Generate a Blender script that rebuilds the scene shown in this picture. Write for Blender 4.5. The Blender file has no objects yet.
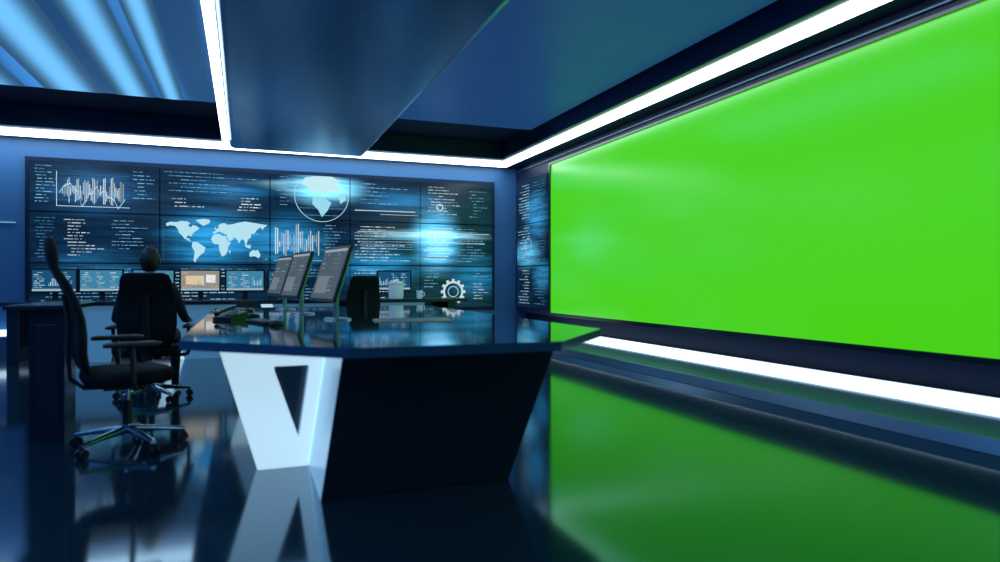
import bpy, bmesh, math, random
from mathutils import Vector, Matrix
random.seed(7)
sc = bpy.context.scene
sc.view_settings.view_transform = 'Standard'
sc.view_settings.look = 'None'

# ---------------------------------------------------------------- materials
def mat(name, base=(.5,.5,.5), rough=.5, metal=0., emis=None, es=0., coat=0., noise=0., nscale=8., stretch=(1,1,1), spec=.5):
    m = bpy.data.materials.new(name); m.use_nodes = True
    nt = m.node_tree; b = nt.nodes['Principled BSDF']
    b.inputs['Base Color'].default_value = (*base,1)
    b.inputs['Roughness'].default_value = rough
    b.inputs['Metallic'].default_value = metal
    b.inputs['Specular IOR Level'].default_value = spec
    b.inputs['Coat Weight'].default_value = coat
    if emis:
        b.inputs['Emission Color'].default_value = (*emis,1)
        b.inputs['Emission Strength'].default_value = es
    if noise > 0:
        tc = nt.nodes.new('ShaderNodeTexCoord'); mp = nt.nodes.new('ShaderNodeMapping')
        mp.inputs['Scale'].default_value = stretch
        n = nt.nodes.new('ShaderNodeTexNoise'); n.inputs['Scale'].default_value = nscale
        n.inputs['Detail'].default_value = 2
        nt.links.new(tc.outputs['Object'], mp.inputs['Vector']); nt.links.new(mp.outputs[0], n.inputs['Vector'])
        mr = nt.nodes.new('ShaderNodeMapRange')
        mr.inputs['To Min'].default_value = max(0, rough-noise); mr.inputs['To Max'].default_value = rough+noise
        nt.links.new(n.outputs['Fac'], mr.inputs['Value']); nt.links.new(mr.outputs[0], b.inputs['Roughness'])
    return m

M = {}
M['floor']   = mat('polished_floor', (.034,.12,.20), .09, .82, noise=.02, nscale=1.2, spec=.45)
M['wall']    = mat('wall_paint', (.04,.16,.40), .45, 0, noise=.05)
M['walld']   = mat('wall_dark', (.008,.020,.06), .4, spec=.25)
M['ceil']    = mat('ceiling_self_glow', (.012,.05,.22), .38, 0, (.008,.034,.12), .95, noise=.05, nscale=1, spec=.15)  # faint blue emission stands in for light washing the ceiling
M['ceild']   = mat('ceiling_recess', (.005,.014,.05), .6, spec=.2)
M['cove']    = mat('cove_trim', (.02,.04,.10), .3, .3)
M['soffit']  = mat('soffit_metal', (.12,.25,.50), .27, .82, noise=.12, nscale=1.1, stretch=(1.6,.35,1))
M['strip']   = mat('led_strip', (1,1,1), .5, 0, (.76,.92,1.0), 4.8)
M['stripf']  = mat('led_strip_floor', (1,1,1), .5, 0, (.70,.88,1.0), 1.45)
M['ledge']   = mat('ledge_metal', (.13,.23,.36), .28, .7)
M['black']   = mat('black_gloss', (.008,.018,.034), .2, 0, spec=.5)
M['white']   = mat('white_lacquer_glow', (.8,.9,.95), .25, 0, (.62,.88,1.0), .72)  # emission added so the lacquer looks brightly lit; these panels are no lamps
M['side']    = mat('side_lacquer_glow', (.35,.55,.75), .2, 0, (.28,.58,.85), .34)  # bluish emission put in so the faces look lit
M['deskfront'] = mat('desk_front_blue_glow', (.16,.34,.52), .25, 0, (.15,.42,.7), .22)  # weak blue glow painted in as if light fell on the desk fronts
M['glass']   = mat('dark_glass_top', (.085,.20,.33), .05, .9)
M['edge']    = mat('glass_edge', (.08,.20,.34), .15, .7)
M['fabric']  = mat('chair_fabric', (.005,.007,.011), .75, noise=.1, nscale=60, spec=.25)
M['plastic'] = mat('black_plastic', (.007,.010,.016), .4)
M['dimline']    = mat('dim_trim_light', (.1,.2,.3), .4, 0, (.35,.65,.9), .5)
M['chrome']  = mat('chrome', (.32,.48,.62), .15, 1)
M['silver']  = mat('silver_plastic', (.34,.42,.5), .3, .5)
M['desk']    = mat('desk_dark', (.012,.028,.052), .2, .2)
M['paper']   = mat('paper', (.50,.42,.36), .7)
M['ceramic'] = mat('white_ceramic', (.7,.82,.9), .3, 0, (.5,.75,1), .15)  # slight blue glow put into the ceramic to brighten it
M['skin']    = mat('skin', (.30,.17,.13), .5)
M['hair']    = mat('hair', (.006,.006,.007), .5, noise=.15, nscale=40)
M['shirt']   = mat('dark_shirt', (.010,.015,.028), .8, noise=.1, nscale=30)
M['eye']     = mat('eye_white', (.7,.7,.7), .2)
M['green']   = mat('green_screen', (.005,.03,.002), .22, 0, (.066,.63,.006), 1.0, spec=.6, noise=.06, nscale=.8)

def attr_emit(name, strength):
    m = bpy.data.materials.new(name); m.use_nodes = True
    nt = m.node_tree; nt.nodes.clear()
    o = nt.nodes.new('ShaderNodeOutputMaterial'); e = nt.nodes.new('ShaderNodeEmission')
    a = nt.nodes.new('ShaderNodeAttribute'); a.attribute_name = 'Col'
    e.inputs['Strength'].default_value = strength
    nt.links.new(a.outputs['Color'], e.inputs['Color']); nt.links.new(e.outputs[0], o.inputs[0])
    return m
M['data'] = attr_emit('screen_graphics', .9)

def glow_mat(name, base, spots, streak=.5):
    """display background: dark blue with soft blobs of blue light, in the screen's own plane (local coords)."""
    m = bpy.data.materials.new(name); m.use_nodes = True
    nt = m.node_tree; L = nt.links; b = nt.nodes['Principled BSDF']
    b.inputs['Base Color'].default_value = (.004,.006,.01,1); b.inputs['Roughness'].default_value = .2
    tc = nt.nodes.new('ShaderNodeTexCoord')
    rgb = nt.nodes.new('ShaderNodeRGB'); rgb.outputs[0].default_value = (*base,1); prev = rgb.outputs[0]
    for (c, r, col, s) in spots:
        sub = nt.nodes.new('ShaderNodeVectorMath'); sub.operation='SUBTRACT'; sub.inputs[1].default_value = c
        L.new(tc.outputs['Object'], sub.inputs[0])
        mul = nt.nodes.new('ShaderNodeVectorMath'); mul.operation='MULTIPLY'; mul.inputs[1].default_value = [0 if q==0 else 1/q for q in r]
        L.new(sub.outputs[0], mul.inputs[0])
        ln = nt.nodes.new('ShaderNodeVectorMath'); ln.operation='LENGTH'; L.new(mul.outputs[0], ln.inputs[0])
        mr = nt.nodes.new('ShaderNodeMapRange'); mr.interpolation_type='SMOOTHERSTEP'
        mr.inputs['From Min'].default_value=1; mr.inputs['From Max'].default_value=0
        mr.inputs['To Min'].default_value=0; mr.inputs['To Max'].default_value=s
        L.new(ln.outputs['Value'], mr.inputs['Value'])
        sc_ = nt.nodes.new('ShaderNodeVectorMath'); sc_.operation='SCALE'; sc_.inputs[0].default_value = col
        L.new(mr.outputs[0], sc_.inputs['Scale'])
        ad = nt.nodes.new('ShaderNodeVectorMath'); ad.operation='ADD'
        L.new(prev, ad.inputs[0]); L.new(sc_.outputs[0], ad.inputs[1]); prev = ad.outputs[0]
    mp = nt.nodes.new('ShaderNodeMapping'); mp.inputs['Scale'].default_value=(.7,.7,9)
    L.new(tc.outputs['Object'], mp.inputs['Vector'])
    n = nt.nodes.new('ShaderNodeTexNoise'); n.inputs['Scale'].default_value=1.6; n.inputs['Detail'].default_value=6
    L.new(mp.outputs[0], n.inputs['Vector'])
    mr = nt.nodes.new('ShaderNodeMapRange'); mr.inputs['From Min'].default_value=.35; mr.inputs['From Max'].default_value=.7
    mr.inputs['To Min'].default_value=1-streak; mr.inputs['To Max'].default_value=1+streak
    L.new(n.outputs['Fac'], mr.inputs['Value'])
    sc2 = nt.nodes.new('ShaderNodeVectorMath'); sc2.operation='SCALE'
    L.new(prev, sc2.inputs[0]); L.new(mr.outputs[0], sc2.inputs['Scale'])
    L.new(sc2.outputs[0], b.inputs['Emission Color']); b.inputs['Emission Strength'].default_value = 1
    return m

# ---------------------------------------------------------------- mesh builder
class MB:
    def __init__(s): s.v=[]; s.f=[]; s.m=[]; s.sm=[]; s.mats=[]
    def mi(s, k):
        if k not in s.mats: s.mats.append(k)
        return s.mats.index(k)
    def add(s, vs, fs, k, smooth=False):
        o=len(s.v); s.v += [tuple(v) for v in vs]; i=s.mi(k)
        for f in fs: s.f.append([o+q for q in f]); s.m.append(i); s.sm.append(smooth)
    def box(s, lo, hi, k, rot=None, piv=None):
        x0,y0,z0=lo; x1,y1,z1=hi
        vs=[Vector(p) for p in [(x0,y0,z0),(x1,y0,z0),(x1,y1,z0),(x0,y1,z0),(x0,y0,z1),(x1,y0,z1),(x1,y1,z1),(x0,y1,z1)]]
        if rot is not None:
            pv=Vector(piv) if piv is not None else (Vector(lo)+Vector(hi))/2
            vs=[rot@(v-pv)+pv for v in vs]
        s.add(vs,[(0,3,2,1),(4,5,6,7),(0,1,5,4),(1,2,6,5),(2,3,7,6),(3,0,4,7)],k)
    def prism(s, pts, off, k, kside=None):
        n=len(pts); a=[Vector(p) for p in pts]; b=[p+Vector(off) for p in a]
        s.add(a+b,[list(range(n)),list(range(2*n-1,n-1,-1))],k)
        s.add(a+b,[(i,(i+1)%n,n+(i+1)%n,n+i) for i in range(n)],kside or k)
    def cyl(s,p0,p1,r0,r1,k,n=20,smooth=True):
        p0=Vector(p0);p1=Vector(p1);d=(p1-p0).normalized()
        u=d.orthogonal().normalized();w=d.cross(u)
        a=[p0+r0*(math.cos(t)*u+math.sin(t)*w) for t in [2*math.pi*i/n for i in range(n)]]
        b=[p1+r1*(math.cos(t)*u+math.sin(t)*w) for t in [2*math.pi*i/n for i in range(n)]]
        s.add(a+b,[(i,(i+1)%n,n+(i+1)%n,n+i) for i in range(n)],k,smooth)
        s.add(a,[list(range(n-1,-1,-1))],k); s.add(b,[list(range(n))],k)
    def tube(s,pts,r,k,n=10):
        for a,b in zip(pts[:-1],pts[1:]): s.cyl(a,b,r,r,k,n)
    def loft(s,secs,k,n=28,e=3.0):
        """secs: (centre,u axis,v axis,half_u,half_v)"""
        vs=[]
        for c,u,w,a,b in secs:
            c=Vector(c);u=Vector(u);w=Vector(w)
            for i in range(n):
                t=2*math.pi*i/n; ct,st=math.cos(t),math.sin(t)
                vs.append(c+u*a*math.copysign(abs(ct)**(2/e),ct)+w*b*math.copysign(abs(st)**(2/e),st))
        fs=[]
        for j in range(len(secs)-1):
            for i in range(n):
                fs.append((j*n+i,j*n+(i+1)%n,(j+1)*n+(i+1)%n,(j+1)*n+i))
        s.add(vs,fs,k,True)
        s.add(vs[:n],[list(range(n-1,-1,-1))],k,True); s.add(vs[-n:],[list(range(n))],k,True)
    def obj(s,name,loc=(0,0,0),rz=0,bevel=0,parent=None,recalc=True,scale=1):
        me=bpy.data.meshes.new(name); me.from_pydata(s.v,[],s.f)
        for k in s.mats: me.materials.append(M[k] if isinstance(k,str) else k)
        me.polygons.foreach_set('material_index',s.m); me.polygons.foreach_set('use_smooth',s.sm)
        if recalc:
            bm=bmesh.new(); bm.from_mesh(me); bmesh.ops.recalc_face_normals(bm,faces=bm.faces); bm.to_mesh(me); bm.free()
        me.update()
        o=bpy.data.objects.new(name,me); sc.collection.objects.link(o)
        o.location=loc; o.rotation_euler=(0,0,rz); o.scale=(scale,)*3
        if bevel:
            b=o.modifiers.new('Bevel','BEVEL'); b.width=bevel; b.segments=3; b.limit_method='ANGLE'; b.angle_limit=math.radians(50)
        if parent: o.parent=parent
        return o

class Gfx:
    """flat emissive graphics drawn as real geometry on a screen plane; map: (a,b)->3d"""
    def __init__(s,fn): s.fn=fn; s.v=[]; s.f=[]; s.c=[]
    def poly(s,pts,col,lay=0):
        o=len(s.v); s.v += [s.fn(a,b,lay) for a,b in pts]; s.f.append(list(range(o,o+len(pts)))); s.c.append(col)
    def rect(s,a0,b0,a1,b1,col,lay=0): s.poly([(a0,b0),(a1,b0),(a1,b1),(a0,b1)],col,lay)
    def code(s,a0,b1,w,rows,dh=.045,th=.014,col=(.5,.8,1),seed=0,indent=.12):
        r=random.Random(seed)
        for i in range(rows):
            a=a0+r.choice([0,0,indent,indent*2,indent*.5]); b=b1-i*dh
            end=a0+w*r.uniform(.35,1)
            while a<end:
                l=r.uniform(.02,.13)
                q=r.uniform(.35,1.0)
                s.rect(a,b-th,min(a+l,end),b,tuple(c*q for c in col),1)
                a+=l+r.uniform(.012,.03)
    def bars(s,a0,b0,w,h,n,col,seed=0,both=False):
        r=random.Random(seed); st=w/n
        for i in range(n):
            hh=h*(.2+.8*abs(math.sin(i*.55+seed)))*r.uniform(.4,1)
            bb=b0+(h-hh)/2*r.uniform(.4,1.2) if both else b0
            q=r.uniform(.4,1)
            s.rect(a0+i*st,bb,a0+i*st+st*.5,bb+hh,tuple(c*q for c in col),1)
    def line(s,pts,th,col,lay=2):
        for (a,b),(c,d) in zip(pts[:-1],pts[1:]):
            s.poly([(a,b-th),(c,d-th),(c,d+th),(a,b+th)],col,lay)
    def ring(s,ca,cb,r0,r1,col,n=32,t0=0,t1=2*math.pi,lay=1):
        for i in range(n):
            a=t0+(t1-t0)*i/n; b=t0+(t1-t0)*(i+1)/n
            s.poly([(ca+r0*math.cos(a),cb+r0*math.sin(a)),(ca+r1*math.cos(a),cb+r1*math.sin(a)),(ca+r1*math.cos(b),cb+r1*math.sin(b)),(ca+r0*math.cos(b),cb+r0*math.sin(b))],col,lay)
    def obj(s,name,parent=None,material='data'):
        me=bpy.data.meshes.new(name); me.from_pydata(s.v,[],s.f)
        at=me.color_attributes.new('Col','FLOAT_COLOR','CORNER')
        for p,c in zip(me.polygons,s.c):
            for li in p.loop_indices: at.data[li].color=(*c,1)
        me.materials.append(M[material]); me.update()
        o=bpy.data.objects.new(name,me); sc.collection.objects.link(o)
        if parent: o.parent=parent
        return o

def simple(name,lo,hi,k,bevel=0):
    b=MB(); b.box(lo,hi,k); return b.obj(name,bevel=bevel)
def empty(name,loc=(0,0,0),rz=0):
    e=bpy.data.objects.new(name,None); sc.collection.objects.link(e); e.location=loc; e.rotation_euler=(0,0,rz); e.empty_display_size=.2; return e

# ---------------------------------------------------------------- room shell
XL,XR,YF,YB=-5.6,5.0,-2.5,12.2
simple('floor',(XL,YF,-.1),(XR+.2,YB,0),'floor')
simple('wall_back',(XL-.2,YB,-.1),(XR+.4,YB+.2,3.8),'wall')
b=MB(); b.box((XR+.2,YF-.2,-.1),(XR+.4,YB,3.8),'walld'); b.box((XR,YF-.2,.5),(XR+.2,YB,3.8),'walld'); b.obj('wall_right')
simple('wall_left',(XL-.2,YF-.2,-.1),(XL,YB,3.8),'wall')
simple('wall_front',(XL,YF-.2,-.1),(XR+.2,YF,3.8),'wall')
simple('ceiling',(XL,YF,3.6),(XR,YB,3.8),'ceild')
b=MB(); b.box((4.35,YF,3.3),(XR,YB,3.6),'cove'); b.obj('trim_1',bevel=.01)
b=MB(); b.box((XL,11.3,3.3),(4.35,YB,3.6),'cove'); b.obj('trim_2',bevel=.01)
b=MB(); b.box((4.45,YF+.4,3.288),(4.72,12.05,3.30),'strip'); b.box((XL+.4,11.5,3.288),(4.45,12.05,3.30),'strip'); b.obj('ceiling_light_strip')
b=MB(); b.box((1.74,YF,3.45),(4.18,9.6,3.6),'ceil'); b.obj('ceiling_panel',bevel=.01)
# left ceiling panel, blue glow and lengthwise light streaks painted into its emission
def soft_ceiling():
    m=bpy.data.materials.new('ceiling_painted_glow'); m.use_nodes=True; nt=m.node_tree; L=nt.links
    b=nt.nodes['Principled BSDF']; b.inputs['Base Color'].default_value=(.02,.08,.26,1); b.inputs['Roughness'].default_value=.35
    tc=nt.nodes.new('ShaderNodeTexCoord'); mp=nt.nodes.new('ShaderNodeMapping'); mp.inputs['Scale'].default_value=(1,.04,1); L.new(tc.outputs['Object'],mp.inputs[0])
    n=nt.nodes.new('ShaderNodeTexNoise'); n.inputs['Scale'].default_value=1.7; n.inputs['Detail'].default_value=.6; L.new(mp.outputs[0],n.inputs['Vector'])
    mr=nt.nodes.new('ShaderNodeMapRange'); mr.interpolation_type='SMOOTHERSTEP'; mr.inputs['From Min'].default_value=.40; mr.inputs['From Max'].default_value=.70
    mr.inputs['To Min'].default_value=.15; mr.inputs['To Max'].default_value=.8
    L.new(n.outputs['Fac'],mr.inputs['Value'])
    b.inputs['Emission Color'].default_value=(.07,.36,.95,1); L.new(mr.outputs[0],b.inputs['Emission Strength'])
    return m
M['soft']=soft_ceiling()
b=MB(); b.box((XL,YF,3.45),(-.30,9.6,3.6),'soft'); b.obj('ceiling_panel')
def soft_streak():  # painted streak of light, fading towards both long edges
    m=bpy.data.materials.new('blue_light_streak'); m.use_nodes=True; nt=m.node_tree; L=nt.links
    b=nt.nodes['Principled BSDF']; b.inputs['Base Color'].default_value=(.03,.1,.28,1); b.inputs['Roughness'].default_value=.4
    tc=nt.nodes.new('ShaderNodeTexCoord'); sp=nt.nodes.new('ShaderNodeSeparateXYZ'); L.new(tc.outputs['Generated'],sp.inputs[0])
    mm=nt.nodes.new('ShaderNodeMath'); mm.operation='PINGPONG'; mm.inputs[1].default_value=.5; L.new(sp.outputs['X'],mm.inputs[0])
    mr=nt.nodes.new('ShaderNodeMapRange'); mr.interpolation_type='SMOOTHERSTEP'; mr.inputs['From Max'].default_value=.5; mr.inputs['To Max'].default_value=1.0
    mr.inputs['To Min'].default_value=.15
    L.new(mm.outputs[0],mr.inputs['Value'])
    b.inputs['Emission Color'].default_value=(.17,.56,1,1); L.new(mr.outputs[0],b.inputs['Emission Strength'])
    return m
M['softs']=soft_streak()
for cx,w in ((-.85,.26),(-1.28,.42),(-1.95,.62),(-2.85,.8),(-4.1,.8)):
    b=MB(); b.box((cx-w/2,-1,3.44),(cx+w/2,9.58,3.45),'softs'); b.obj('painted_light_streak')  # added glowing slabs imitating blurred light streaks, not fixtures
# central soffit with edge light
so=empty('ceiling_soffit')
b=MB(); b.box((-.19,YF,3.0),(1.72,10.4,3.6),'soffit'); b.obj('body',bevel=.07,parent=so)
b=MB(); b.box((-.285,YF+.2,3.05),(-.19,10.0,3.16),'cove'); b.box((-.275,YF+.2,3.02),(-.195,10.0,3.05),'strip'); b.obj('edge_light',parent=so)

# ---------------------------------------------------------------- green screen on the right wall
b=MB()
b.box((4.985,-1.0,.55),(4.999,10.58,3.12),'green')
for z0,z1 in ((.50,.55),(3.12,3.15)): b.box((4.96,-1.05,z0),(4.999,10.62,z1),'black')
b.box((4.96,10.58,.55),(4.999,10.62,3.12),'black')
b.obj('green_screen')
b=MB(); b.box((4.97,-1.05,3.21),(4.999,12.1,3.225),'ledge'); b.obj('trim_5')
b=MB()
b.prism([(5.19,-2.4,.255),(4.73,-2.4,.165),(4.45,-2.4,.10),(4.42,-2.4,.0),(5.19,-2.4,0)],(0,14.4,0),'ledge')
b.obj('baseboard_right',bevel=.004)
b=MB(); b.prism([(5.10,-2.2,.252),(4.78,-2.2,.190),(4.78,-2.2,.177),(5.10,-2.2,.239)],(0,12.9,0),'stripf'); b.obj('floor_light_strip')
b=MB(); b.box((XL+.1,12.08,0),(4.40,12.2,.26),'ledge'); b.box((XL+.2,12.07,.27),(4.40,12.2,.36),'stripf'); b.obj('baseboard_back')
b=MB(); b.box((XL,0,2.0),(XL+.03,11.9,2.03),'stripf'); b.obj('trim_3')
b=MB(); b.box((XL+.4,12.17,1.985),(-3.25,12.2,2.0),'dimline'); b.obj('trim_4')

# ---------------------------------------------------------------- video wall
vw=empty('video_wall')
spots=[((-.45,0,1.80),(1.1,0,.70),(.02,.30,.66),1.2),
       ((1.33,0,2.72),(.95,0,.40),(.20,.68,1.0),1.5),
       ((.9,0,2.75),(1.1,0,.12),(.3,.75,1.0),1.0),
       ((3.36,0,1.86),(.65,0,.85),(.10,.50,.85),1.7),
       ((3.2,0,1.95),(1.6,0,.14),(.35,.8,1.0),1.2),
       ((.75,0,1.75),(.9,0,.70),(.02,.24,.50),1.1),
       ((2.3,0,1.35),(1.1,0,.5),(.01,.20,.42),1.1),
       ((-2.2,0,2.5),(1.0,0,.5),(.01,.09,.24),1.0),
       ((2.8,0,2.55),(1.2,0,.3),(.01,.13,.30),1.0),
       ((-.2,0,2.62),(1.0,0,.3),(.01,.13,.30),1.0),
       ((-2.2,0,1.3),(1.1,0,.5),(.01,.09,.20),1.0),
       ((4.1,0,1.2),(.7,0,.6),(.01,.14,.30),1.0)]
M['display']=glow_mat('display_glow',(.002,.016,.045),spots,.55)
cols=[-3.06,-1.27,.42,1.77,3.05,4.47]; rows=[.60,1.38,2.17,2.95]
b=MB(); b.box((-3.12,12.15,.54),(4.53,12.199,3.01),'walld'); b.obj('bezel',parent=vw,bevel=.005)
b=MB()
for i in range(5):
    for j in range(3):
        b.box((cols[i]+.010,12.11,rows[j]+.010),(cols[i+1]-.010,12.15,rows[j+1]-.010),'display')
b.obj('panels',parent=vw)
G=Gfx(lambda a,c,l:(a,12.106-.002*l,c))
W=(.75,.93,1.0); Bc=(.25,.6,.9); D=(.06,.25,.45)
G.bars(-2.62,2.28,.85,.48,40,W,3,True)
r_=random.Random(5); G.line([(-2.66+.05*i,2.42+.10*math.sin(i*.7)+r_.uniform(-.08,.12)) for i in range(19)],.009,(.5,.85,1))
G.rect(-2.7,2.26,-1.7,2.268,W); G.rect(-2.7,2.26,-2.692,2.8,W)
for k in range(5): G.rect(-2.7,2.36+k*.1,-1.7,2.363+k*.1,D)
G.code(-2.98,2.88,.30,12,.05,.012,Bc,1,.03); G.code(-1.65,2.85,.33,8,.06,.012,Bc,2,.03)
G.code(-2.6,2.06,.55,12,.05,.012,W,4,.05); G.code(-1.95,2.06,.6,9,.055,.010,Bc,5,.05); G.code(-2.98,2.08,.3,13,.05,.012,D,6,.03)
G.code(-2.9,1.30,1.4,11,.055,.012,Bc,7)
conts=[[(-165,65),(-150,71),(-130,70),(-115,74),(-95,73),(-85,67),(-94,60),(-82,55),(-78,62),(-65,60),(-55,52),(-66,45),(-75,38),(-81,31),(-81,26),(-90,30),(-97,27),(-97,20),(-88,21),(-88,15),(-80,8),(-92,14),(-105,20),(-113,30),(-123,38),(-125,48),(-135,58),(-150,60),(-162,57)],
[(-68,78),(-40,83),(-20,80),(-22,70),(-42,60),(-52,66)],
[(-78,10),(-62,10),(-50,2),(-35,-7),(-40,-22),(-48,-27),(-58,-36),(-66,-45),(-68,-54),(-75,-48),(-71,-20),(-81,-5)],
[(-17,20),(-8,34),(10,37),(20,31),(32,31),(38,18),(43,12),(51,11),(40,-5),(40,-16),(33,-28),(20,-35),(12,-17),(9,4),(-8,5)],
[(-10,37),(-9,43),(-1,46),(-2,49),(8,55),(12,57),(5,60),(14,68),(28,71),(40,66),(60,69),(72,73),(100,78),(140,73),(178,68),(165,60),(160,52),(154,60),(142,54),(135,44),(128,36),(126,40),(119,39),(121,30),(110,21),(106,12),(103,2),(98,10),(96,17),(90,22),(83,16),(78,8),(73,18),(67,25),(57,26),(59,21),(45,13),(36,28),(36,36),(27,37),(24,40),(19,40),(15,44),(5,43),(0,38)],
[(114,-22),(122,-15),(130,-12),(137,-15),(143,-11),(153,-27),(147,-39),(138,-34),(130,-32),(115,-34)],[(-6,50),(1,52),(-3,59)],[(131,32),(141,38),(144,44),(138,36)],
[(96,5),(104,-5),(118,-8),(118,4),(108,2)],[(44,-14),(50,-16),(47,-25),(44,-22)],[(167,-45),(176,-38),(174,-42)]]
for c in conts:
    G.poly([(-.43+lo/180*.82, 1.69+la/85*.45) for lo,la in c],(.50,.85,.97),2)
for k in range(9): G.rect(-1.22+k*.19,1.42,-1.217+k*.19,2.13,D)
for k in range(5): G.rect(-1.22,1.45+k*.16,.36,1.453+k*.16,D)
G.code(-1.2,2.88,1.5,6,.06,.010,Bc,8); G.code(-.1,2.5,.45,5,.05,.016,W,9,.03); G.code(-1.15,2.45,.7,3,.06,.014,W,10,.1)
G.code(-1.2,1.3,1.5,12,.055,.014,(.6,.9,1),11)
# column 3 : large glowing globe
G.code(.5,2.9,.4,9,.06,.010,Bc,12,.04)
cx,cz,rg=1.28,2.60,.46
for la in (-50,-30,-10,10,30):
    z=cz+rg*math.sin(math.radians(la)); w_=min(rg*math.cos(math.radians(la)),.46); G.rect(cx-w_,z,cx+w_,z+.004,(.25,.6,.85),1)
G.ring(cx,cz,rg-.005,rg+.005,(.5,.85,1),30,math.radians(-205),math.radians(30))
G.poly([(.92,2.80),(1.00,2.90),(1.20,2.935),(1.45,2.935),(1.60,2.86),(1.52,2.80),(1.62,2.74),(1.52,2.66),(1.42,2.71),(1.34,2.60),(1.26,2.68),(1.12,2.64),(1.06,2.72)],(.62,.95,1),2)
G.poly([(1.12,2.58),(1.32,2.56),(1.44,2.48),(1.38,2.34),(1.28,2.22),(1.22,2.34),(1.12,2.44)],(.35,.78,.95),2)
G.poly([(1.56,2.60),(1.66,2.66),(1.70,2.54),(1.60,2.46)],(.4,.8,.95),2)
G.bars(.50,1.48,.75,.62,22,W,5,True); G.rect(.48,1.45,1.7,1.46,Bc); G.code(1.3,2.08,.4,10,.055,.010,Bc,13,.04)
G.code(.5,1.3,1.2,12,.055,.012,Bc,14)
G.code(1.85,2.85,1.1,6,.07,.012,Bc,15,.1); G.rect(1.85,2.36,2.95,2.372,W); G.rect(2.3,2.3,3.0,2.306,W)
G.code(1.85,2.08,1.1,12,.055,.012,W,16,.1)
for k in range(6): G.rect(1.85+.03*k,1.9-.045*k,2.9,1.906-.045*k,Bc,1)
G.code(1.85,1.3,.8,12,.055,.012,W,17,.1)
G.code(3.2,2.85,.7,10,.055,.012,W,18,.1); G.code(4.0,2.8,.4,9,.06,.010,Bc,19,.04)
for k in range(12):
    z=1.5+k*.052; G.rect(3.12+.05*(k%3),z,3.55+.04*((k*5)%4),z+.016,(.6,.9,1),1)
G.rect(1.9,1.985,4.4,1.993,W,1); G.rect(2.6,1.81,4.3,1.816,W,1)
for (x,z,r) in ((3.42,2.47,.05),(3.42,1.9,.09)): G.ring(x,z,r,r+.015,(.9,1,1))
G.code(3.75,2.08,.65,12,.055,.012,Bc,20,.1); G.code(3.12,1.3,.4,6,.06,.012,Bc,21,.05)
gx,gz=3.68,.90
G.ring(gx,gz,.16,.20,(.62,.8,.86)); G.ring(gx,gz,.09,.105,(.4,.7,.8))
for k in range(12):
    a=2*math.pi*k/12; G.ring(gx,gz,.20,.24,(.62,.8,.86),3,a-.12,a+.12)
G.code(4.08,1.05,.33,6,.055,.012,W,22,.03); G.code(4.08,1.3,.33,3,.055,.012,Bc,23,.03)
G.obj('graphics',parent=vw)

sv=empty('side_video_wall')
M['display2']=glow_mat('display_glow_side',(.002,.014,.036),[((0,11.2,2.3),(0,.8,.7),(.03,.25,.5),1.),((0,11.6,1.6),(0,.9,.4),(.1,.5,.8),1.),((0,10.9,1.2),(0,.6,.4),(.02,.2,.4),1.)],.5)
b=MB()
for y0,y1 in ((10.70,11.38),(11.40,12.06)):
    for j in range(3): b.box((4.96,y0,rows[j]+.012),(4.998,y1,rows[j+1]-.012+.06*(j==2)),'display2')
b.obj('panels',parent=sv)
G=Gfx(lambda a,c,l:(4.955-.002*l,a,c))
for k,(y,z) in enumerate([(10.75,2.9),(11.45,2.9),(10.75,2.1),(11.45,2.1),(10.75,1.3),(11.45,1.3)]):
    G.code(y,z,.56,12,.055,.014,(.5,.75,.9) if k%2 else D,30+k,.05)
G.ring(11.5,1.75,.14,.155,Bc)
G.obj('graphics',parent=sv)

# ---------------------------------------------------------------- main desk
def pedestal(b,dy):
    y0,y1=3.46+dy,4.30+dy
    P=[(.47,.735),(1.66,.735),(1.37,.0),(.36,.0)]
    a=[(x,y0,z) for x,z in P]; c=[(x,y1,z) for x,z in P]
    b.add(a+c,[(0,1,2,3),(7,6,5,4),(0,4,5,1),(3,2,6,7)],'black')
    b.add(a+c,[(1,5,6,2)],'black'); b.add(a+c,[(3,7,4,0)],'side')
    O=[(-.14,.735),(.462,.735),(.358,0),(.075,0)]; H=[(.160,.60),(.365,.60),(.305,.17)]
    ya,yb=4.14+dy,4.24+dy
    vs=[(x,ya,z) for x,z in O+H]+[(x,yb,z) for x,z in O+H]
    ff=[(0,1,5,4),(1,2,6,5),(3,0,4,6),(2,3,6)]
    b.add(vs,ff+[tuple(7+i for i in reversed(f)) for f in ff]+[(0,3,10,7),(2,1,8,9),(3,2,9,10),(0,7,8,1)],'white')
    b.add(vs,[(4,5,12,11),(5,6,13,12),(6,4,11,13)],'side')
    b.prism([(.17,4.35+dy,.70),(.42,4.35+dy,.70),(.34,4.35+dy,.05),(.20,4.35+dy,.05)],(0,.03,0),'desk')
b=MB()
top=[(.45,3.20),(1.56,3.16),(2.2,3.9),(2.2,8.5),(-.32,8.5),(-.32,3.93)]
b.prism([(x,y,.735) for x,y in top],(0,0,.05),'glass','edge')
pedestal(b,0); pedestal(b,3.9)
b.obj('control_desk',bevel=.008)

# ---------------------------------------------------------------- back desk row
b=MB()
b.box((-3.0,10.35,.77),(3.4,11.15,.82),'desk')
for x in (-2.9,-1.4,.1,1.6,3.1): b.box((x,10.5,0),(x+.14,11.05,.77),'desk')
b.box((-2.9,10.98,.2),(3.2,11.03,.77),'desk')
for x in (-2.55,-1.15,.25,1.65):
    pts=[(x,10.44,.76),(x+1.05,10.44,.76),(x+.85,10.44,0),(x+.25,10.44,0)]
    b.prism(pts,(0,.05,0),'deskfront')
    b.prism([(x-.02,10.42,.76),(x+.14,10.42,.76),(x+.37,10.42,0),(x+.23,10.42,0)],(0,.015,0),'white')
b.obj('operator_desk',bevel=.006)

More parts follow.
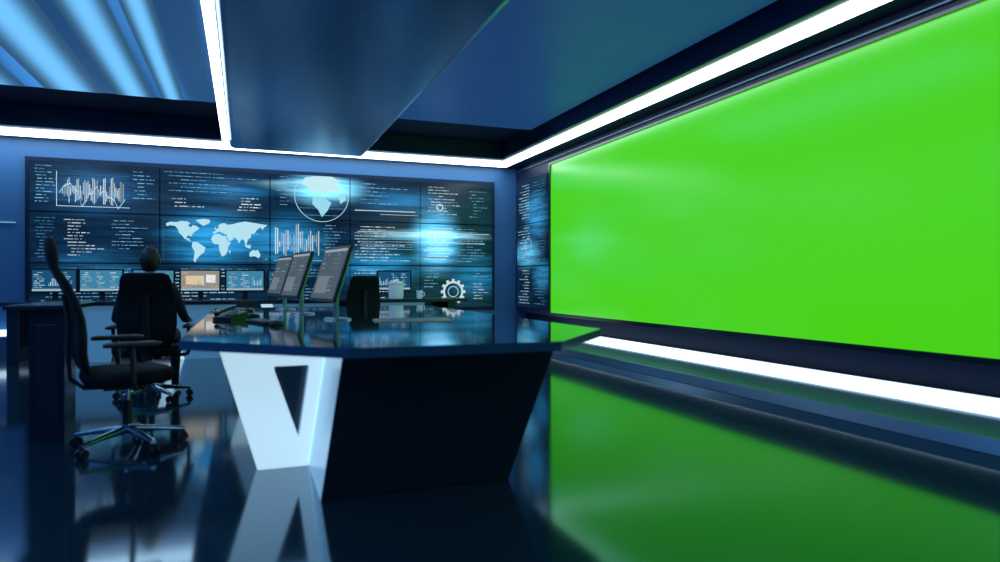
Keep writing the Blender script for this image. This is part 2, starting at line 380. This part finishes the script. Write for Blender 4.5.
# side console at left
b=MB()
b.box((-1.37,5.42,.0),(-1.16,5.75,.905),'black'); b.box((-1.50,5.35,.905),(-1.10,6.3,.935),'desk')
b.box((-1.33,5.410,.10),(-1.20,5.42,.80),'desk')
b.obj('side_console',bevel=.003)

# ---------------------------------------------------------------- monitors
def monitor(name,loc,rz,w,h,zc,tilt=0,seed=0,scheme=0,back='silver'):
    """screen faces local -Y; stands on z=0 of loc"""
    e=empty(name,loc,rz)
    R=Matrix.Rotation(tilt,3,'X')
    b=MB(); c=Vector((0,0,zc))
    b.box((-w/2,-.012,zc-h/2),(w/2,.012,zc+h/2),'plastic',R,c)
    b.box((-w/2+.03,.004,zc-h/2+.03),(w/2-.03,.034,zc+h/2-.03),back,R,c+Vector((0,-.018,0)))
    b.box((-.035,.035,.01),(.035,.06,zc+.03),back)
    b.loft([((0,.06,0),(1,0,0),(0,1,0),.13,.10),((0,.06,.012),(1,0,0),(0,1,0),.125,.095)],back)
    b.obj('housing',parent=e,bevel=.003)
    def fn(a,q,l):
        v=R@Vector((a,-.0135-.0012*l,q)); v.z+=zc; return tuple(v)
    G=Gfx(fn); W2,H2=w-.05,h-.05
    bg={0:(.01,.09,.2),1:(.30,.30,.27),2:(.05,.25,.42),3:(.08,.12,.16)}[scheme]
    G.rect(-W2/2,-H2/2,W2/2,H2/2,bg)
    r=random.Random(seed)
    if scheme==3:
        for k in range(2):
            G.code(-W2/2+.03+k*W2/2,H2/2-.04,W2/2-.06,9,H2/11,.012,(.22,.30,.36),seed+k,.03)
        G.rect(-W2*.42,-H2*.40,W2*.1,-H2*.05,(.17,.22,.27),2)
        G.rect(-W2/2,H2/2-.022,W2/2,H2/2,(.32,.42,.48),1)
    else:
        for k in range(3):
            x=-W2/2+.02+k*W2/3; cc=(.85,.55,.3) if scheme==1 and k!=1 else (.6,.85,1)
            if r.random()<.6: G.code(x,H2/2-.03,W2/3-.03,8,H2/10,.010,cc,seed+k,.02)
            else: G.bars(x,-H2/4,W2/3-.03,H2*.5,7,cc,seed+k)
        G.rect(-W2/2,-H2/2,W2/2,-H2/2+.03,(.35,.5,.6),1)
        if scheme==1: G.rect(-W2*.38,-H2*.2,W2*.1,H2*.25,(.8,.62,.42),1); G.rect(W2*.15,-H2*.1,W2*.4,H2*.3,(.85,.9,.95),1)
    G.obj('display',parent=e)
    return e
for i,(x,sch) in enumerate([(-2.45,0),(-1.88,2),(-1.22,2),(-.60,1),(.02,2),(.62,0),(2.3,0)]):
    monitor('computer_monitor',(x,10.88,.821),random.uniform(-.06,.06),.57,.34,.285,0,40+i,sch,'plastic')
monitor('computer_monitor',(.66,5.60,.786),math.radians(-78),.60,.47,.37,math.radians(-18),60,3)
monitor('computer_monitor',(.47,6.65,.786),math.radians(-77),.54,.46,.37,math.radians(-18),61,3)
monitor('computer_monitor',(.38,7.8,.786),math.radians(-76),.52,.46,.37,math.radians(-18),62,3)

def keyboard(loc,rz):
    b=MB(); b.box((-.22,-.07,0),(.22,.07,.016),'plastic')
    for i in range(14):
        for j in range(5): b.box((-.205+i*.0295,-.058+j*.024,.016),(-.181+i*.0295,-.039+j*.024,.022),'desk')
    b.obj('keyboard',loc,rz,bevel=.002)
def mouse(loc,rz):
    b=MB(); U=(1,0,0);V=(0,1,0)
    b.loft([((0,0,0),U,V,.030,.052),((0,0,.012),U,V,.033,.056),((0,-.003,.026),U,V,.027,.045),((0,-.006,.034),U,V,.012,.022)],'plastic',20,2.3)
    b.cyl((0,.025,.028),(0,.03,.036),.006,.006,'chrome',8); b.obj('computer_mouse',loc,rz)
keyboard((.14,5.35,.786),math.radians(-74)); keyboard((.0,6.5,.786),math.radians(-73)); keyboard((-.04,7.7,.786),math.radians(-75))
mouse((.22,4.98,.786),math.radians(-70)); mouse((.08,6.12,.786),math.radians(-70)); mouse((.04,7.25,.786),math.radians(-70))
b=MB(); b.box((-.30,-.21,0),(.30,.21,.003),'paper'); b.box((-.28,-.17,.003),(.31,.23,.006),'paper',Matrix.Rotation(.05,3,'Z'))
for k in range(10): b.box((-.24,.16-k*.034,.0062),(.24-.05*(k%3),.165-k*.034,.0068),'silver')
b.obj('document_sheet',(1.25,5.25,.786),math.radians(-8))
b=MB(); b.prism([(-.09,-.1,0),(.09,-.1,0),(.09,.1,0),(-.09,.1,0)],(0,0,.025),'plastic')
b.prism([(-.09,-.1,.025),(-.09,.1,.025),(-.09,.1,.07)],(.18,0,0),'plastic')
b.loft([((-.06,-.09,.05),(1,0,0),(0,0,1),.025,.018),((-.06,-.03,.07),(1,0,0),(0,0,1),.016,.012),((-.06,.05,.09),(1,0,0),(0,0,1),.016,.012),((-.06,.11,.095),(1,0,0),(0,0,1),.025,.018)],'black')
for i in range(3):
    for j in range(4): b.box((.0+i*.028,-.06+j*.034,.045+j*.012),(.02+i*.028,-.04+j*.034,.055+j*.012),'silver')
b.obj('desk_phone',(-.10,5.85,.786),math.radians(-40),bevel=.003)
b=MB(); U=(1,0,0);V=(0,1,0)
b.loft([((0,0,0),U,V,.10,.10),((0,0,.02),U,V,.115,.115),((0,0,.20),U,V,.115,.115),((0,0,.225),U,V,.11,.11),((0,0,.23),U,V,.122,.122),((0,0,.26),U,V,.12,.12),((0,0,.275),U,V,.05,.05),((0,0,.30),U,V,.03,.03)],'ceramic',32,2)
b.obj('storage_canister',(2.25,10.50,.821))
b=MB(); b.cyl((0,0,0),(0,0,.13),.04,.05,'ceramic',24); b.cyl((0,0,.131),(0,0,.132),.042,.042,'plastic',24)
b.tube([(.048,0,.10),(.08,0,.09),(.08,0,.05),(.045,0,.03)],.008,'ceramic'); b.obj('coffee_mug',(2.62,10.46,.821))

# ---------------------------------------------------------------- office chair (faces local +Y)
def chair(loc,rz,scale=1,headrest=True):
    b=MB(); X=(1,0,0);Y=(0,1,0);Z=(0,0,1)
    for i in range(5):
        a=2*math.pi*i/5+.3; d=Vector((math.cos(a),math.sin(a),0)); s=Vector((-d.y,d.x,0))
        b.loft([(d*.03+Vector((0,0,.115)),s,Z,.030,.028),(d*.18+Vector((0,0,.10)),s,Z,.024,.018),(d*.33+Vector((0,0,.078)),s,Z,.017,.012)],'chrome',14)
        c=d*.325
        b.cyl(c+Vector((0,0,.07)),c+Vector((0,0,.045)),.009,.009,'plastic',8)
        for q in (-.018,.018): b.cyl(c+s*(q-.009)+Vector((0,0,.0295)),c+s*(q+.009)+Vector((0,0,.0295)),.029,.029,'plastic',18)
        b.box(c+Vector((-.016,-.016,.03)),c+Vector((.016,.016,.062)),'plastic')
    b.cyl((0,0,.09),(0,0,.15),.045,.035,'chrome'); b.cyl((0,0,.14),(0,0,.30),.027,.027,'plastic'); b.cyl((0,0,.29),(0,0,.40),.015,.015,'chrome')
    b.box((-.10,-.14,.38),(.10,.12,.42),'plastic'); b.cyl((.08,.04,.40),(.27,.05,.39),.006,.006,'plastic',8)
    b.loft([((0,.0,.415),X,Y,.20,.20),((0,.0,.425),X,Y,.245,.245),((0,.0,.46),X,Y,.262,.262),((0,.0,.495),X,Y,.255,.255),((0,-.01,.512),X,Y,.21,.21),((0,-.02,.512),X,Y,.05,.05)],'fabric',36,3.2)
    prof=[(-.225,.50,.17,.020),(-.245,.54,.21,.030),(-.262,.62,.235,.034),(-.262,.72,.245,.034),(-.268,.82,.245,.030),(-.295,.93,.235,.026),(-.335,1.03,.215,.024)]
    if headrest: prof+=[(-.372,1.10,.18,.022),(-.392,1.14,.145,.022),(-.40,1.18,.150,.030),(-.408,1.25,.155,.032),(-.418,1.30,.135,.026),(-.425,1.32,.09,.014)]
    else: prof=[(y if z<.9 else y+.03,z,w,t) for y,z,w,t in prof]+[(-.33,1.11,.205,.024),(-.342,1.15,.19,.022),(-.348,1.17,.15,.014)]
    secs=[]
    for i,(y,z,w,t) in enumerate(prof):
        y0,z0=prof[max(0,i-1)][:2]; y1,z1=prof[min(len(prof)-1,i+1)][:2]
        tn=Vector((0,y1-y0,z1-z0)).normalized(); nn=Vector((1,0,0)).cross(tn)
        secs.append(((0,y,z),X,nn,w,t))
    b.loft(secs,'fabric',32,2.8)
    b.loft([((0,-.10,.395),X,Z,.05,.014),((0,-.24,.40),X,Z,.045,.014),((0,-.31,.46),X,(0,.7,.7),.04,.014),((0,-.32,.60),X,Y,.035,.014),((0,-.315,.8),X,Y,.03,.013),((0,-.345,.98),X,Y,.025,.012)],'plastic',16)
    for s in (-1,1):
        b.tube([(s*.18,.0,.405),(s*.30,.0,.41),(s*.315,-.01,.44),(s*.315,-.02,.66)],.016,'plastic')
        b.loft([((s*.315,-.17,.675),X,Z,.025,.010),((s*.315,-.15,.678),X,Z,.040,.016),((s*.315,.10,.678),X,Z,.044,.017),((s*.31,.14,.675),X,Z,.028,.010)],'plastic',18)
    return b.obj('office_chair',loc,rz,scale=scale)
chair((-.72,5.04,0),math.radians(-74),1.04)
PC=(-.80,7.0,0); PR=math.radians(-2)
chair(PC,PR,1,False)
chair((1.50,9.6,0),math.radians(10),1,False)

# ---------------------------------------------------------------- seated person
def skin_mesh(joints,edges,root,sub=2):
    names=list(joints); idx={n:i for i,n in enumerate(names)}
    me=bpy.data.meshes.new('tmp'); me.from_pydata([joints[n][0] for n in names],[(idx[a],idx[c]) for a,c in edges],[])
    o=bpy.data.objects.new('tmp',me); sc.collection.objects.link(o)
    md=o.modifiers.new('s','SKIN'); md.use_smooth_shade=True
    for i,n in enumerate(names):
        sv_=me.skin_vertices[0].data[i]; r=joints[n][1]; sv_.radius=(r,r) if not isinstance(r,tuple) else r; sv_.use_root=(n==root)
    ss=o.modifiers.new('u','SUBSURF'); ss.levels=sub; ss.render_levels=sub
    bpy.context.view_layer.update()
    dg=bpy.context.evaluated_depsgraph_get()
    out=bpy.data.meshes.new_from_object(o.evaluated_get(dg)); bpy.data.objects.remove(o)
    return out
def link(me,name,parent,mats):
    me.materials.clear()
    for k in mats: me.materials.append(M[k])
    o=bpy.data.objects.new(name,me); sc.collection.objects.link(o); o.parent=parent
    for p in me.polygons: p.use_smooth=True
    return o
person=empty('seated_man',PC,PR)
J={'pel':((0,-.09,.60),(.15,.12)),'sp1':((0,-.12,.72),(.14,.10)),'sp2':((0,-.145,.86),(.155,.11)),'ch':((0,-.15,.98),(.15,.105)),
   'nb':((0,-.14,1.085),.062),'nk':((0,-.115,1.15),.052),'nh':((0,-.10,1.20),.05)}
E=[('pel','sp1'),('sp1','sp2'),('sp2','ch'),('ch','nb'),('nb','nk'),('nk','nh')]
for s,t in ((-1,'l'),(1,'r')):
    J.update({'sh'+t:((s*.185,-.145,1.03),.066),'ua'+t:((s*.23,-.12,.92),.052),'el'+t:((s*.285,-.07,.755),.042),'fa'+t:((s*.295,.06,.735),.037),'wr'+t:((s*.285,.17,.722),.026),
      'hp'+t:((s*.10,-.04,.595),.092),'th'+t:((s*.13,.18,.60),.078),'kn'+t:((s*.15,.40,.575),.060),'ca'+t:((s*.15,.41,.36),.052),'an'+t:((s*.15,.39,.11),.037),'he'+t:((s*.15,.38,.05),.038),'to'+t:((s*.165,.56,.035),.032)})
    E+=[('ch','sh'+t),('sh'+t,'ua'+t),('ua'+t,'el'+t),('el'+t,'fa'+t),('fa'+t,'wr'+t),('pel','hp'+t),('hp'+t,'th'+t),('th'+t,'kn'+t),('kn'+t,'ca'+t),('ca'+t,'an'+t),('an'+t,'he'+t),('he'+t,'to'+t)]
me=skin_mesh(J,E,'pel'); o=link(me,'body',person,['shirt','skin','plastic'])
for p in me.polygons:
    c=p.center
    if c.z>1.125: p.material_index=1
    elif c.z<.085: p.material_index=2
for s,t in ((-1,'left'),(1,'right')):
    w=Vector((s*.285,.165,.722))
    H={'w':(w,.024),'p':(w+Vector((0,.045,-.002)),(.036,.017)),'k':(w+Vector((0,.08,-.004)),(.038,.015))}; Eh=[('w','p'),('p','k')]
    me=skin_mesh(H,Eh,'w'); link(me,'palm_'+t,person,['skin'])
    for i,(dx,l) in enumerate(((-.027,.066),(-.009,.075),(.009,.070),(.027,.055))):
        q=w+Vector((dx,.078,-.002)); F={'a':(q,.0095),'b':(q+Vector((0,l*.45,.004)),.009),'c':(q+Vector((0,l*.75,-.010)),.0082),'d':(q+Vector((0,l*.92,-.026)),.007)}
        me=skin_mesh(F,[('a','b'),('b','c'),('c','d')],'a'); link(me,'finger_%s_%d'%(t,i+1),person,['skin'])
    q=w+Vector((-s*.026,.03,-.004)); F={'a':(q,.012),'b':(q+Vector((-s*.022,.025,-.004)),.0105),'c':(q+Vector((-s*.028,.052,-.014)),.0085)}
    me=skin_mesh(F,[('a','b'),('b','c')],'a'); link(me,'thumb_'+t,person,['skin'])
bm=bmesh.new(); bmesh.ops.create_uvsphere(bm,u_segments=40,v_segments=28,radius=1)
HC=Vector((0,-.085,1.29))
for v in bm.verts:
    x,y,z=v.co
    sx,sy,sz=.076,.098,.118
    if z<0: sx*=1-.22*(-z)**1.3; sy*=1-.10*(-z)
    px,py,pz=x*sx,y*sy,z*sz
    if y>.6:
        n=math.exp(-((x/.16)**2+((z+.18)/.22)**2)); py+=.022*n
        for e_ in (-.38,.38): py-=.008*math.exp(-(((x-e_)/.16)**2+((z-.02)/.12)**2))
        py+=.006*math.exp(-((x/.3)**2+((z+.52)/.07)**2))-.004*math.exp(-((x/.3)**2+((z+.60)/.03)**2))
        py+=.008*math.exp(-((x/.3)**2+((z+.85)/.15)**2))
    v.co=Vector((px,py,pz))+HC
me=bpy.data.meshes.new('head'); bm.to_mesh(me); bm.free(); link(me,'head',person,['skin'])
b=MB()
for s in (-1,1):
    b.loft([(HC+Vector((s*.070,-.012,-.028)),(0,1,0),(0,0,1),.010,.018),(HC+Vector((s*.080,-.014,-.005)),(0,1,0),(0,0,1),.017,.032),(HC+Vector((s*.088,-.022,.0)),(0,1,0),(0,0,1),.013,.027)],'skin',16,2)
b.obj('ears',parent=person)
b=MB()
for s in (-1,1):
    c=HC+Vector((s*.029,.082,.004))
    b.loft([(c+Vector((0,-.012,0)),(1,0,0),(0,0,1),.013,.008),(c,(1,0,0),(0,0,1),.011,.006),(c+Vector((0,.004,0)),(1,0,0),(0,0,1),.005,.004)],'eye',16,2)
    b.cyl(c+Vector((0,.002,0)),c+Vector((0,.0055,0)),.0045,.004,'hair',12)
    b.box(c+Vector((-.016,-.004,.018)),c+Vector((.016,.008,.024)),'hair')
b.loft([(HC+Vector((0,.080,-.066)),(1,0,0),(0,0,1),.024,.007),(HC+Vector((0,.094,-.066)),(1,0,0),(0,0,1),.018,.004)],'skin',16,2)
b.obj('face_features',parent=person)
bm=bmesh.new(); bmesh.ops.create_uvsphere(bm,u_segments=40,v_segments=28,radius=1)
rr=random.Random(2); kill=[]
for v in bm.verts:
    x,y,z=v.co
    if (z<-.80 and y<=0) or (z<.45 and y>.25) or (z<.1 and y>.0) : kill.append(v)
    k=1+.03*rr.random(); v.co=Vector((x*.083*k,y*.106*k-.004,z*.127*k))+HC
bmesh.ops.delete(bm,geom=kill,context='VERTS')
me=bpy.data.meshes.new('hair'); bm.to_mesh(me); bm.free(); o=link(me,'hair',person,['hair'])
sd=o.modifiers.new('S','SOLIDIFY'); sd.thickness=.012
b=MB(); b.loft([((0,-.135,1.09),(1,0,0),(0,1,0),.072,.070),((0,-.125,1.135),(1,0,0),(0,1,0),.062,.062)],'shirt',24,2); b.obj('collar',parent=person)

# ---------------------------------------------------------------- lights
def area(name,loc,sx,sy,power,col,rot=(0,0,0)):
    l=bpy.data.lights.new(name,'AREA'); l.shape='RECTANGLE'; l.size=sx; l.size_y=sy; l.energy=power; l.color=col
    o=bpy.data.objects.new(name,l); sc.collection.objects.link(o); o.location=loc; o.rotation_euler=rot; return o
area('fill_light',(-2.6,1.5,3.40),1.5,2.5,40,(.30,.62,1))  # this and the next two are fill lights added to brighten the room
area('fill_light',(-3.2,7.0,3.40),1.2,2.5,45,(.22,.52,1))
area('fill_light',(3.0,6.5,3.40),.8,4,16,(.30,.62,1))
w=bpy.data.worlds.new('World'); sc.world=w; w.use_nodes=True
w.node_tree.nodes['Background'].inputs[0].default_value=(.02,.05,.12,1); w.node_tree.nodes['Background'].inputs[1].default_value=.4

cam=bpy.data.cameras.new('Camera'); co=bpy.data.objects.new('Camera',cam); sc.collection.objects.link(co)
co.location=(0,0,1.1); co.rotation_euler=(math.radians(90),0,math.radians(-20.9)); cam.sensor_width=36; cam.lens=24.16
cam.dof.use_dof=True; cam.dof.focus_distance=9; cam.dof.aperture_fstop=1.0
sc.camera=co
